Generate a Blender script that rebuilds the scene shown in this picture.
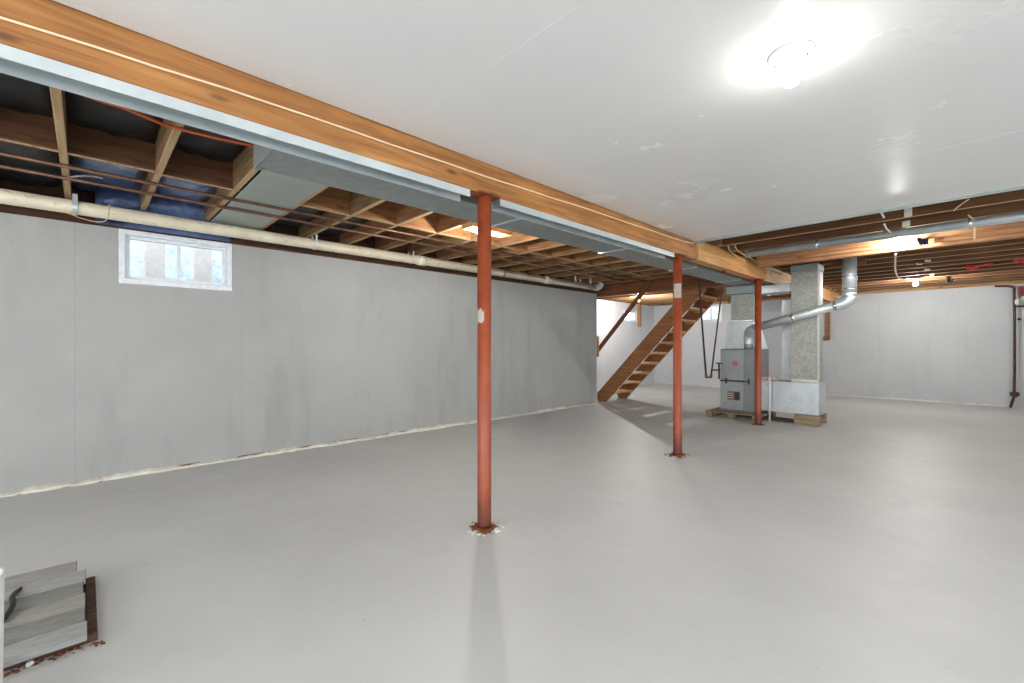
import bpy, bmesh, math, random
from mathutils import Vector, Matrix
random.seed(7)
for o in list(bpy.data.objects): bpy.data.objects.remove(o, do_unlink=True)
S = bpy.context.scene
C = S.collection
PI = math.pi

# ------------------------------------------------------------------ camera
HD = math.radians(46.02)
cam_d = bpy.data.cameras.new('camera'); cam = bpy.data.objects.new('camera', cam_d); C.objects.link(cam)
cam.location = (0, 0, 1.165); cam.rotation_euler = (PI/2, 0, HD)
cam_d.sensor_width = 36; cam_d.lens = 442/1024*36; cam_d.shift_y = 3.5/1024; cam_d.clip_start = .02; cam_d.clip_end = 200
S.camera = cam
# ------------------------------------------------------------------ world, exposure
W = bpy.data.worlds.new('sky'); S.world = W; W.use_nodes = True
bg = W.node_tree.nodes['Background']; bg.inputs[0].default_value = (.90, .95, 1.0, 1); bg.inputs[1].default_value = 5.0
S.view_settings.view_transform = 'Standard'; S.view_settings.look = 'None'
S.view_settings.gamma = 1; S.view_settings.exposure = 0.42; S.view_settings.use_curve_mapping = False
BULB = 1000.0          # radiance of a clear bulb
BULBC = (1.0, .975, .94)

# ------------------------------------------------------------------ materials
def lin(h):
    h = h.lstrip('#'); v = [int(h[i:i+2], 16)/255 for i in (0, 2, 4)]
    return tuple(x/12.92 if x <= .04045 else ((x+.055)/1.055)**2.4 for x in v) + (1,)
def new_mat(name):
    m = bpy.data.materials.new(name); m.use_nodes = True
    nt = m.node_tree; return m, nt, nt.nodes['Principled BSDF']
def coords(nt, scale, kind='Object'):
    tc = nt.nodes.new('ShaderNodeTexCoord'); mp = nt.nodes.new('ShaderNodeMapping')
    mp.inputs['Scale'].default_value = scale
    nt.links.new(tc.outputs[kind], mp.inputs[0]); return mp.outputs[0]
def noise(nt, vec, scale, detail=4, rough=.55, dist=0):
    n = nt.nodes.new('ShaderNodeTexNoise'); n.inputs['Scale'].default_value = scale
    n.inputs['Detail'].default_value = detail; n.inputs['Roughness'].default_value = rough
    n.inputs['Distortion'].default_value = dist
    nt.links.new(vec, n.inputs['Vector']); return n.outputs['Fac']
def ramp(nt, fac, stops):
    r = nt.nodes.new('ShaderNodeValToRGB'); e = r.color_ramp.elements
    while len(e) < len(stops): e.new(.5)
    for i, (p, c) in enumerate(stops): e[i].position = p; e[i].color = c if len(c) == 4 else lin(c)
    nt.links.new(fac, r.inputs[0]); return r.outputs[0]
def mix(nt, fac, a, b, mode='MIX'):
    m = nt.nodes.new('ShaderNodeMix'); m.data_type = 'RGBA'; m.blend_type = mode
    if isinstance(fac, float): m.inputs[0].default_value = fac
    else: nt.links.new(fac, m.inputs[0])
    for s, v in ((6, a), (7, b)):
        if isinstance(v, (tuple, list)): m.inputs[s].default_value = v
        else: nt.links.new(v, m.inputs[s])
    return m.outputs[2]
def bump(nt, b, h, dist=.004, st=.5):
    n = nt.nodes.new('ShaderNodeBump'); n.inputs['Distance'].default_value = dist; n.inputs['Strength'].default_value = st
    nt.links.new(h, n.inputs['Height']); nt.links.new(n.outputs[0], b.inputs['Normal'])
BW = lambda v: (v, v, v, 1)

def wood(name, dark, mid, light, axis='x', rough=.75, knots=True, var=.0, kn='#3a1e10'):
    """timber with grain running along the given axis"""
    m, nt, b = new_mat(name)
    sc = {'x': (.9, 14, 14), 'y': (14, .9, 14), 'z': (14, 14, .9)}[axis]
    v = coords(nt, sc)
    n1 = noise(nt, v, 2.2, 6, .6, .6)
    col = ramp(nt, n1, [(.28, dark), (.5, mid), (.75, light)])
    v2 = coords(nt, (1, 1, 1)); n2 = noise(nt, v2, 1.6, 3)
    col = mix(nt, ramp(nt, n2, [(.35, BW(.0)), (.7, BW(.35))]), col, lin(dark))
    if knots:
        s3 = {'x': (1.6, 4.5, 4.5), 'y': (4.5, 1.6, 4.5), 'z': (4.5, 4.5, 1.6)}[axis]
        vo = nt.nodes.new('ShaderNodeTexVoronoi'); vo.inputs['Scale'].default_value = 1.6
        nt.links.new(coords(nt, s3), vo.inputs['Vector'])
        col = mix(nt, ramp(nt, vo.outputs['Distance'], [(.03, BW(.85)), (.14, BW(0))]), col, lin(kn))
    if var:
        oi = nt.nodes.new('ShaderNodeObjectInfo')
        col = mix(nt, ramp(nt, oi.outputs['Random'], [(0, BW(0)), (1, BW(var))]), col, lin(dark))
    nt.links.new(col, b.inputs['Base Color']); b.inputs['Roughness'].default_value = rough
    bump(nt, b, n1, .002, .4); return m
def blotch(name, c1, c2, scale=2, rough=.6, metal=0, c3=None, s3=9, bmp=.002, bs=30, rr=None, st=.4):
    m, nt, b = new_mat(name); v = coords(nt, (1, 1, 1))
    n = noise(nt, v, scale, 5, .6)
    col = ramp(nt, n, [(.35, c1), (.65, c2)])
    if c3:
        n3 = noise(nt, v, s3, 6, .65, .3); col = mix(nt, ramp(nt, n3, [(.58, BW(0)), (.68, BW(.8))]), col, lin(c3))
    nt.links.new(col, b.inputs['Base Color']); b.inputs['Metallic'].default_value = metal; b.inputs['Roughness'].default_value = rough
    if rr: nt.links.new(ramp(nt, n, [(.3, BW(rr[0])), (.7, BW(rr[1]))]), b.inputs['Roughness'])
    if bmp: bump(nt, b, noise(nt, v, bs, 3), bmp, st)
    return m
def plain(name, c, rough=.5, metal=0):
    m, nt, b = new_mat(name); v = coords(nt, (1, 1, 1)); n = noise(nt, v, 25, 3)
    c = lin(c); d = tuple(x*.82 for x in c[:3]) + (1,)
    nt.links.new(ramp(nt, n, [(.3, d), (.7, c)]), b.inputs['Base Color'])
    b.inputs['Roughness'].default_value = rough; b.inputs['Metallic'].default_value = metal; return m
def emit(name, c, s):
    m = bpy.data.materials.new(name); m.use_nodes = True; nt = m.node_tree; nt.nodes.clear()
    e = nt.nodes.new('ShaderNodeEmission'); o = nt.nodes.new('ShaderNodeOutputMaterial')
    e.inputs[0].default_value = (*c, 1); e.inputs[1].default_value = s; nt.links.new(e.outputs[0], o.inputs[0]); return m

def floor_mat():
    m, nt, b = new_mat('painted_floor'); v = coords(nt, (1, 1, 1))
    n = noise(nt, v, .9, 5, .6)
    col = ramp(nt, n, [(.3, '#b6b5b3'), (.7, '#c2c1be')])
    n2 = noise(nt, v, 22, 2)
    col = mix(nt, ramp(nt, n2, [(.745, BW(0)), (.77, BW(.4))]), col, lin('#6c6862'))
    n3 = noise(nt, v, 7, 6, .7)
    col = mix(nt, ramp(nt, n3, [(.60, BW(0)), (.80, BW(.20))]), col, lin('#8f9090'))
    nt.links.new(col, b.inputs['Base Color'])
    nt.links.new(ramp(nt, n3, [(.3, BW(.42)), (.7, BW(.58))]), b.inputs['Roughness'])
    bump(nt, b, noise(nt, v, 5, 5, .6), .006, .25); return m
def wall_mat(name, c1, c2, stain, along, off=0):
    """parged and painted concrete with faint formwork joints every 1.2 m and trowel marks"""
    m, nt, b = new_mat(name); v = coords(nt, (1, 1, 1))
    n = noise(nt, v, .8, 6, .62)
    col = ramp(nt, n, [(.3, c1), (.7, c2)])
    vs = coords(nt, (2.4, 2.4, .5)); ns = noise(nt, vs, 1.3, 5, .6)
    col = mix(nt, ramp(nt, ns, [(.52, BW(0)), (.75, BW(.38))]), col, lin(stain))
    nf = noise(nt, v, 9, 8, .75)
    col = mix(nt, ramp(nt, nf, [(.62, BW(0)), (.72, BW(.25))]), col, lin(stain))
    col = mix(nt, ramp(nt, noise(nt, v, 3.3, 8, .8), [(.66, BW(0)), (.70, BW(.30))]), col, lin('#c9c9c6'))
    tc = nt.nodes.new('ShaderNodeTexCoord'); sp = nt.nodes.new('ShaderNodeSeparateXYZ'); nt.links.new(tc.outputs['Object'], sp.inputs[0])
    ad = nt.nodes.new('ShaderNodeMath'); ad.operation = 'ADD'; ad.inputs[1].default_value = 100+off
    nt.links.new(sp.outputs[along], ad.inputs[0])
    md = nt.nodes.new('ShaderNodeMath'); md.operation = 'PINGPONG'; md.inputs[1].default_value = .61
    nt.links.new(ad.outputs[0], md.inputs[0])
    j = ramp(nt, md.outputs[0], [(0, BW(1)), (.012, BW(0))])
    col = mix(nt, mix(nt, .8, BW(0), j), col, lin('#85858a'), 'MIX') if False else col
    mj = nt.nodes.new('ShaderNodeMath'); mj.operation = 'MULTIPLY'; mj.inputs[1].default_value = .12; nt.links.new(j, mj.inputs[0])
    col = mix(nt, mj.outputs[0], col, lin('#7b7b78'))
    nt.links.new(col, b.inputs['Base Color']); b.inputs['Roughness'].default_value = .62
    a2 = nt.nodes.new('ShaderNodeMath'); a2.operation = 'SUBTRACT'
    nb = noise(nt, v, 4, 7, .6); nt.links.new(nb, a2.inputs[0]); nt.links.new(mj.outputs[0], a2.inputs[1])
    bump(nt, b, a2.outputs[0], .015, .45); return m
def ceil_mat():
    m, nt, b = new_mat('ceiling_board'); v = coords(nt, (1, 1, 1))
    col = ramp(nt, noise(nt, v, .7, 4), [(.3, '#dadad8'), (.7, '#e0e0de')])
    col = mix(nt, ramp(nt, noise(nt, v, 22, 5, .8), [(.80, BW(0)), (.83, BW(.3))]), col, lin('#e6e6e4'))
    nt.links.new(col, b.inputs['Base Color'])
    nt.links.new(ramp(nt, noise(nt, v, 2, 4), [(.3, BW(.22)), (.7, BW(.28))]), b.inputs['Roughness'])
    bump(nt, b, noise(nt, coords(nt, (1, 2.5, 1)), 3, 4), .006, .25); return m
def galv(name='galvanised_sheet', tint=('#8a9290', '#959c9a'), rough=(.38, .55), sp=26):
    m, nt, b = new_mat(name); v = coords(nt, (1, 1, 1))
    vo = nt.nodes.new('ShaderNodeTexVoronoi'); vo.inputs['Scale'].default_value = sp; nt.links.new(v, vo.inputs['Vector'])
    bwn = nt.nodes.new('ShaderNodeSeparateColor'); nt.links.new(vo.outputs['Color'], bwn.inputs[0])
    col = ramp(nt, bwn.outputs[0], [(0, tint[0]), (1, tint[1])])
    n = noise(nt, v, 3, 6, .7)
    col = mix(nt, ramp(nt, n, [(.5, BW(0)), (.75, BW(.22))]), col, lin('#6f7574'))
    nt.links.new(col, b.inputs['Base Color']); b.inputs['Metallic'].default_value = .45
    nt.links.new(ramp(nt, n, [(.3, BW(rough[0])), (.7, BW(rough[1]))]), b.inputs['Roughness'])
    bump(nt, b, noise(nt, v, 5, 3), .004, .35); return m
def column_mat():
    m, nt, b = new_mat('red_oxide_paint'); v = coords(nt, (1, 1, 1))
    n = noise(nt, v, 9, 6, .7)
    col = ramp(nt, n, [(.3, '#82381d'), (.7, '#9e4a29')])
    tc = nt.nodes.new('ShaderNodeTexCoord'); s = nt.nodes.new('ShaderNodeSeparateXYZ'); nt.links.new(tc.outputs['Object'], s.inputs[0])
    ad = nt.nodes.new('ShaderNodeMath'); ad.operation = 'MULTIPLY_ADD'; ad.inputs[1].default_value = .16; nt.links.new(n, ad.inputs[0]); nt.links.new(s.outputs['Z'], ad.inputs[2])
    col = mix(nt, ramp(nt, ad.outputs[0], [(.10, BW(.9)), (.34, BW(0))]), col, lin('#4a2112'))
    nt.links.new(col, b.inputs['Base Color']); b.inputs['Roughness'].default_value = .45; bump(nt, b, n, .002, .4); return m
def spray(name, base, ca, cb):   # two tone weathered board
    return wood(name, ca, base, cb, 'y', .85, False, var=.55)

M = dict(
    floor=floor_mat(), wall=wall_mat('parged_wall', '#9a9a97', '#a6a6a2', '#7f807c', 1, .1),
    wallb=wall_mat('painted_back_wall', '#a9acae', '#b3b5b6', '#969a9d', 0, .2),
    wallw=wall_mat('pale_painted_wall', '#c3c6ca', '#cfd1d3', '#aeb3b8', 0, .2),
    ceil=ceil_mat(), tape=plain('joint_compound', '#d0d0cf', .35),
    subfloor=wood('subfloor_board', '#3a2414', '#55381f', '#6d4c30', 'x', .85),
    joist=wood('joist_wood', '#43260f', '#65401f', '#85592f', 'x', .78, var=.35),
    joistlit=wood('bounce_lit_joist_wood', '#8f7350', '#b89a72', '#d0b691', 'x', .78, var=.3),  # lighter copy for lower edges, bounce light from the floor put into colour
    joistl=wood('left_joist_wood', '#6b4526', '#966a42', '#b88a5c', 'x', .78, var=.3), blockl=wood('left_blocking_wood', '#6b4526', '#93653c', '#b48556', 'y', .8, var=.3),
    joistm=wood('tan_joist_wood', '#5f452b', '#8a6a45', '#a5845c', 'x', .78, var=.3),
    blocky=wood('blocking_wood', '#3f2413', '#623e24', '#80573a', 'y', .8, var=.3),
    beam=wood('main_beam_wood', '#754820', '#a36c34', '#bf8a4e', 'y', .6),
    beam2=wood('far_beam_wood', '#a5733f', '#c79258', '#dcb078', 'y', .65),
    header=wood('header_wood', '#70482a', '#9c6e47', '#be9468', 'x', .7),
    redwood=wood('header_red_wood', '#48240f', '#70401e', '#8e5a30', 'x', .7),
    sill=wood('sill_wood', '#2e1a10', '#4b2c1a', '#6d452b', 'y', .85),
    sillx=wood('back_sill_wood', '#6b4a30', '#a07a54', '#c4a47c', 'x', .85),
    stair=wood('stringer_wood', '#69401f', '#8d5a2f', '#a67543', 'x', .6),
    tread=wood('tread_wood', '#a5784a', '#c99a68', '#ddb488', 'y', .65, False),
    postw=wood('post_wood', '#8a5a2e', '#ad7a48', '#c2945f', 'z', .7, False),
    pallet=wood('pallet_wood', '#6d5b45', '#8d7a60', '#a8977d', 'x', .85, False, var=.4),
    oldx=wood('weathered_board', '#85827c', '#a5a29c', '#c2c0bb', 'y', .88, False, var=.7, kn='#444444'),
    darkwood=wood('wet_dark_wood', '#2a1a12', '#4a2f20', '#6b4a34', 'y', .8, False),
    galv=galv(), galvd=galv('dull_galvanised', ('#969890', '#aeaea4'), (.5, .7), 40),
    galvl=galv('bright_galvanised', ('#c0c6c8', '#cbd0d1'), (.28, .42), 12),
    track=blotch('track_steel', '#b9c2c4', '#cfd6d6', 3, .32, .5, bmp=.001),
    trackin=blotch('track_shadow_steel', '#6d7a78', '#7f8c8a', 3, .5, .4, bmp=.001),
    pan=blotch('panning_sheet', '#98a09a', '#a8aea6', 2, .5, .3, bmp=.002, bs=5),
    foil=blotch('foil_tape', '#c6cacb', '#dfe2e2', 12, .25, .8, bmp=.003, bs=50),
    col=column_mat(), rust=blotch('rust', '#5a2a12', '#8a4a1e', 14, .85, .1, '#2e1a10', 30, .004, 60),
    rustpipe=blotch('iron_pipe', '#3b2c25', '#55423a', 14, .7, .4, '#6d4a35', 20),
    copper=blotch('aged_copper', '#5e4236', '#7e5c48', 8, .45, .6),
    pvc=blotch('cream_pipe', '#c9bfa6', '#d8cfb8', 5, .45, 0, '#a2926f', 14, .001),
    vinyl=plain('white_vinyl', '#e3e8ec', .35), white=plain('white_plastic', '#dcdddb', .4),
    porcelain=plain('white_porcelain', '#d6d6d4', .25), wire=plain('cream_cable', '#d8b98c', .5),
    palewire=plain('pale_cable', '#f0d9b4', .5), wwire=plain('white_wire', '#e2ded2', .5), orange=plain('orange_cord', '#c1552a', .5),
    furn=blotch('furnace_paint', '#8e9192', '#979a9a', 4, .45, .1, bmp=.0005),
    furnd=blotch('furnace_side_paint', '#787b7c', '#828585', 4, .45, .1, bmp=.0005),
    black=plain('black_trim', '#1c1c1e', .5), badge=plain('pink_badge', '#c06a72', .5), label=plain('brown_label', '#6e5a50', .6),
    paper=plain('paper_label', '#d9d5c6', .7), redtag=plain('red_tag', '#c6343c', .6), pink=plain('pink_foam', '#c9aaa2', .9),
    blackins=blotch('black_facing', '#17181a', '#2c2f31', 3, .55, 0, '#3b4043', 12, .02, 6, st=.7),
    blueins=blotch('blue_foil', '#3a4668', '#7186b2', 2.2, .35, .35, '#232a45', 3, .03, 5, st=.8),
    mortar=blotch('crumbled_mortar', '#c9c3b6', '#ddd9cf', 12, .95, 0, '#8a5f40', 6, .01, 40),
    mortarg=blotch('pale_cove', '#c3c4c2', '#d2d2cf', 8, .9, 0, '#9a8a76', 9, .006, 30),
    dark=plain('dark_gap', '#1a1613', .95), cloth=plain('dark_blue_cloth', '#2c2f55', .9),
    stone=blotch('outdoor_stone', '#8f979d', '#a9b1b6', 9, .9, 0, '#66737c', 16),
    soil=blotch('outdoor_ground', '#8f8d86', '#b4b1a8', 6, .95),
    siding=plain('pale_siding', '#aaa29e', .8),
    bulb=emit('lit_bulb', BULBC, BULB), bulbs=emit('soft_lit_bulb', BULBC, BULB*.09), bulbm=emit('joist_lit_bulb', BULBC, BULB*.7), bulbf=emit('far_lit_bulb', BULBC, BULB*2.0),
)
g, nt, b = new_mat('window_glass'); b.inputs['Base Color'].default_value = (.9, .97, 1, 1)
b.inputs['Roughness'].default_value = .02; b.inputs['Transmission Weight'].default_value = 1; b.inputs['IOR'].default_value = 1.1
M['glass'] = g
for key, base, low in (('old0', '#a3a3a0', '#7c7c79'), ('old1', '#86857f', '#64625d'), ('old2', '#98958e', '#74716a')):
    m, nt, b = new_mat('weathered_grey_board'); v = coords(nt, (6, 1.5, 6)); nn = noise(nt, v, 4, 8, .75)
    nt.links.new(mix(nt, ramp(nt, nn, [(.38, BW(0)), (.68, BW(.85))]), lin(base), lin(low)), b.inputs['Base Color'])
    b.inputs['Roughness'].default_value = .85; bump(nt, b, nn, .003, .5); M[key] = m

# ------------------------------------------------------------------ mesh helpers
class MB:
    def __init__(s): s.bm = bmesh.new()
    def box(s, x0, x1, y0, y1, z0, z1, mat=None):
        r = bmesh.ops.create_cube(s.bm, size=1)
        T = Matrix.Translation(((x0+x1)/2, (y0+y1)/2, (z0+z1)/2)) @ Matrix.Diagonal((abs(x1-x0), abs(y1-y0), abs(z1-z0), 1))
        if mat is not None: T = mat @ T
        bmesh.ops.transform(s.bm, matrix=T, verts=r['verts']); return s
    def tube(s, pts, r, n=12, smooth_it=0, caps=True):
        P = [Vector(p) for p in pts]
        for _ in range(smooth_it):
            Q = [P[0]]
            for a, c in zip(P, P[1:]): Q += [a.lerp(c, .25), a.lerp(c, .75)]
            P = Q + [P[-1]]
        R = r if isinstance(r, (list, tuple)) else [r]*len(P)
        rings = []; up = None
        for i, p in enumerate(P):
            t = (P[min(i+1, len(P)-1)]-P[max(i-1, 0)]).normalized()
            if up is None: up = Vector((0, 0, 1)) if abs(t.z) < .9 else Vector((1, 0, 0))
            a = t.cross(up)
            if a.length < 1e-4: a = t.cross(Vector((0, 1, 0)))
            a.normalize(); c = t.cross(a).normalized(); up = -c if False else up
            k = 1.0
            if 0 < i < len(P)-1:
                d1 = (p-P[i-1]).normalized(); d2 = (P[i+1]-p).normalized(); k = 1/max(.6, math.cos(d1.angle(d2)/2)) if d1.length and d2.length else 1
            rings.append([s.bm.verts.new(p+(a*math.cos(2*PI*j/n)+c*math.sin(2*PI*j/n))*R[i]*(k if k > 1 else 1)) for j in range(n)])
        for A, B in zip(rings, rings[1:]):
            for j in range(n):
                f = s.bm.faces.new((A[j], A[(j+1) % n], B[(j+1) % n], B[j])); f.smooth = True
        if caps:
            s.bm.faces.new(rings[0]); s.bm.faces.new(list(reversed(rings[-1])))
        return s
    def lathe(s, prof, c=(0, 0, 0), n=24, axis='z', rot=None):
        rings = []
        for r, z in prof:
            ring = []
            for j in range(n):
                a = 2*PI*j/n; v = Vector((r*math.cos(a), r*math.sin(a), z))
                if axis == 'x': v = Vector((v.z, v.x, v.y))
                if axis == 'y': v = Vector((v.x, v.z, v.y))
                if rot: v = rot @ v
                ring.append(s.bm.verts.new(v+Vector(c)))
            rings.append(ring)
        for A, B in zip(rings, rings[1:]):
            for j in range(n):
                f = s.bm.faces.new((A[j], A[(j+1) % n], B[(j+1) % n], B[j])); f.smooth = True
        if prof[0][0] > 1e-5: s.bm.faces.new(list(reversed(rings[0])))
        if prof[-1][0] > 1e-5: s.bm.faces.new(rings[-1])
        return s
    def prism(s, poly, y0, y1):
        """polygon in XZ extruded along Y"""
        A = [s.bm.verts.new((x, y0, z)) for x, z in poly]; B = [s.bm.verts.new((x, y1, z)) for x, z in poly]
        n = len(poly); s.bm.faces.new(A); s.bm.faces.new(list(reversed(B)))
        for i in range(n): s.bm.faces.new((A[i], A[(i+1) % n], B[(i+1) % n], B[i]))
        return s
    def hull8(s, lo, hi):
        """two quads (4 points each) joined"""
        A = [s.bm.verts.new(p) for p in lo]; B = [s.bm.verts.new(p) for p in hi]
        s.bm.faces.new(A); s.bm.faces.new(list(reversed(B)))
        for i in range(4): s.bm.faces.new((A[i], A[(i+1) % 4], B[(i+1) % 4], B[i]))
        return s
    def build(s, name, mat, parent=None, loc=None, bevel=0):
        bm = s.bm; bmesh.ops.recalc_face_normals(bm, faces=bm.faces)
        me = bpy.data.meshes.new(name)
        o = bpy.data.objects.new(name, me); C.objects.link(o)
        wp = Vector((0, 0, 0))
        if parent:
            q = parent
            while q: wp += q.location; q = q.parent
        L = Vector(loc) if loc is not None else (wp if parent else Vector((0, 0, 0)))
        bmesh.ops.translate(bm, vec=-L, verts=bm.verts); bm.to_mesh(me); bm.free()
        o.location = L-wp
        if parent: o.parent = parent
        me.materials.append(M[mat] if isinstance(mat, str) else mat)
        if bevel:
            md = o.modifiers.new('bevel', 'BEVEL'); md.width = bevel; md.segments = 1; md.limit_method = 'ANGLE'
        return o
def props(o, label=None, cat=None, group=None, kind=None):
    if label: o['label'] = label
    if cat: o['category'] = cat
    if group: o['group'] = group
    if kind: o['kind'] = kind
    return o
def thing(name, loc, label, cat, group=None):
    o = bpy.data.objects.new(name, None); C.objects.link(o); o.location = loc; o.empty_display_size = .1
    return props(o, label, cat, group)
def struct(name, loc=(0, 0, 0)):
    o = bpy.data.objects.new(name, None); C.objects.link(o); o.location = loc; o['kind'] = 'structure'; return o
def paint_lit_edge(o, mat='joistlit'):
    """paints floor bounce light on the lower edge with a paler wood colour"""
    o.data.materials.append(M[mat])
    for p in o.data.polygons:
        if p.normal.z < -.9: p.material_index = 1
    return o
def bx(*a, **k): return MB().box(*a, **k)
def copy_tree(root):
    r = root.copy(); C.objects.link(r)
    for ch in root.children:
        c = ch.copy(); C.objects.link(c); c.parent = r
        for gch in ch.children:
            d = gch.copy(); C.objects.link(d); d.parent = c
    return r

# ================================================================== SHELL
ZJ, ZS = 2.35, 2.585            # joist underside, subfloor underside
XL, XR, YB, YF, XJ, YJ = -5.2, 4.2, 12.5, -3.6, -6.7, 7.38
props(bx(XJ-.3, XR+.3, YF-.3, YB+.3, -.12, 0).build('floor', 'floor'), kind='structure')

def wall_x(name, X, x2, y0, y1, z1, mat, hole=None):
    m = MB(); m.box(X, x2, y0, hole[0], 0, z1) if hole else m.box(X, x2, y0, y1, 0, z1)
    if hole:
        a, b_, c, d = hole; m.box(X, x2, b_, y1, 0, z1); m.box(X, x2, a, b_, 0, c)
        if d < z1: m.box(X, x2, a, b_, d, z1)
    return props(m.build(name, mat), kind='structure')
W1 = (.21, 1.07, 1.71, 2.19)
wall_x('wall_left', XL, XL-.22, YF, YJ, 2.19, 'wall', W1)
WJ = (10.75, 11.5, 1.80, 2.17)
wall_x('wall_left', XJ, XJ-.22, YJ-.2, YB, 2.35, 'wallw', WJ)
props(bx(XJ, XL-.22, YJ-.2, YJ, 0, 2.19).build('wall_side', 'wall'), kind='structure')
# back wall: pale part behind the stairs, grey part to the right; window opening
WB = (-5.33, -4.69, 1.80, 2.30)
m = MB(); m.box(XJ-.22, WB[0], YB, YB+.22, 0, 2.35).box(WB[1], -4.3, YB, YB+.22, 0, 2.35).box(WB[0], WB[1], YB, YB+.22, 0, WB[2]).box(WB[0], WB[1], YB, YB+.22, WB[3], 2.35)
props(m.build('wall_back', 'wallw'), kind='structure')
props(bx(-4.3, XR+.3, YB, YB+.22, 0, 2.30).build('wall_back', 'wallb'), kind='structure')
wall_x('wall_right', XR, XR+.22, YF, YB, 2.35, 'wallb', (-2.2, 5.0, .55, 2.2))  # unseen opening added here so daylight brightens the room
# unseen side behind the viewer: wide opening added to bring in daylight fill
m = MB().box(XL-.22, -3.2, YF-.22, YF, 0, 2.35).box(3.6, XR+.22, YF-.22, YF, 0, 2.35).box(-3.2, 3.6, YF-.22, YF, 2.2, 2.35)
props(m.build('wall_front', 'wall'), kind='structure')
# rim boards closing the joist space
m = MB(); m.box(XL-.22, XL-.12, YF, YJ, 2.35, ZS+.02).box(XJ-.22, XJ-.12, YJ-.2, YB, 2.35, ZS+.02)
props(m.build('trim_1', 'sill'), kind='structure')
props(bx(XJ-.22, XR+.22, YB+.1, YB+.2, 2.30, ZS+.02).build('trim_2', 'sillx'), kind='structure')
props(bx(XJ-.22, XL-.1, YJ-.25, YJ-.15, 2.19, ZS+.02).build('trim_2', 'sillx'), kind='structure')
m = MB(); m.box(XR+.12, XR+.22, YF, YB, 2.35, ZS+.02).box(XL-.22, XR+.22, YF-.22, YF-.12, 2.35, ZS+.02)
props(m.build('trim_3', 'sill'), kind='structure')
# sill beam on the left wall, uneven lower edge
m = MB(); y = YF
while y < YJ:
    if y > W1[1]+.03 or y+.4 < W1[0]-.03:
        L = random.uniform(.25, .5); L = min(L, YJ-y)
        if y < W1[0] < y+L: L = W1[0]-y
        m.box(XL-.16, XL-.01+random.uniform(-.004, .004), y, y+L, 2.19+random.uniform(0, .006), 2.35); y += L
    else:
        m.box(XL-.16, XL-.01, y, W1[1]+.04, 2.19, 2.35); y = W1[1]+.04
props(m.build('trim_4', 'sill'), kind='structure')
props(bx(-4.3, XR, YB-.01, YB+.1, 2.30, 2.35).build('trim_5', 'sillx'), kind='structure')
props(bx(XJ, -4.3, YB+.0, YB+.1, 2.35, 2.36).build('trim_5', 'sillx'), kind='structure')

# dry-lined ceiling, edge bead, taped joints
ce = props(bx(-2.12, XR, YF, 4.85, 2.312, 2.325).build('ceiling', 'ceil'), kind='structure')
m = MB(); m.box(-2.12, XR, 4.835, 4.862, 2.300, 2.352).box(-2.12, XR, 4.862, 4.868, 2.290, 2.352)
m.build('edge_bead', 'pan', ce)
for a in ((-.725, -.66, YF, 4.83), (.50, .565, YF, 4.83)): bx(*a, 2.3117, 2.313).build('joint_tape', 'ceil', ce)
for a in ((-2.12, XR, 3.60, 3.67), (-2.12, XR, 1.20, 1.26)): bx(*a, 2.3115, 2.313).build('joint_tape', 'ceil', ce)

# subfloor (with the stair opening) and joists
sf = struct('ceiling', (0, 0, ZS))
SO = (-5.4, -2.72, 7.62, 8.55)
SW = .19; y = YF
k = 0
x = XJ-.2
while x < XR+.2:
    x2 = min(x+.30, XR+.2); m = MB()
    if x2 < XL-.1: m.box(x, x2-.004, YJ-.2, YB+.2, ZS, ZS+.02)
    elif x2 > SO[0] and x < SO[1]:
        m.box(x, x2-.004, YF-.2, SO[2], ZS, ZS+.02).box(x, x2-.004, SO[3], YB+.2, ZS, ZS+.02)
    else: m.box(x, x2-.004, YF-.2, YB+.2, ZS, ZS+.02)
    m.build('floor_board', 'subfloor', sf); x = x2
m = MB().box(XJ-.3, SO[0]-.1, YJ-.2, YB+.3, ZS+.021, ZS+.05).box(SO[1]+.1, XR+.3, YF-.3, YB+.3, ZS+.021, ZS+.05)
m.box(SO[0]-.1, SO[1]+.1, YF-.3, SO[2]-.1, ZS+.021, ZS+.05).box(SO[0]-.1, SO[1]+.1, SO[3]+.1, YB+.3, ZS+.021, ZS+.05)
m.build('upper_layer', 'subfloor', sf)
# stair shaft above
m = MB(); a, b_, c, d = SO[0]-.1, SO[1]+.1, SO[2]-.1, SO[3]+.1; h = 4.6
m.box(a-.1, a, c, d, ZS+.05, h).box(b_, b_+.1, c, d, ZS+.05, h).box(a, b_, c-.1, c, ZS+.05, h).box(a, b_, d, d+.1, ZS+.05, h).box(a-.1, b_+.1, c-.1, d+.1, h, h+.1)
props(m.build('wall_stair', 'wallw'), kind='structure')

SP = .465; JW = .038
LJ = [-.10+SP*i for i in range(-7, 27)]
LJ = [y for y in LJ if YF+.05 < y < YB-.1]
j0 = {}
for i, y in enumerate(LJ):
    x0 = XL-.1 if y < YJ-.1 else XJ-.1
    inso = SO[2]-.04 < y < SO[3]+.04
    spans = [(x0, -2.06)] if not inso else [(x0, SO[0]-.04), (SO[1]+.04, -2.06)]
    mat = 'joistm' if y < 1.2 or random.random() < .3 else 'joistl'
    for (xa, xb) in spans:
        if xb-xa < .1: continue
        key = (round(xa, 2), round(xb, 2), mat)
        if key in j0:
            o = j0[key].copy(); C.objects.link(o); o.parent = sf; o.location.y = y
        else:
            o = bx(xa, xb, y-JW/2, y+JW/2, ZJ, ZS-.002).build('joist', mat, sf, loc=(0, y, ZS), bevel=.002); j0[key] = paint_lit_edge(o)
RJ = [5.50+SP*i for i in range(0, 15)]
jr = None
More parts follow.
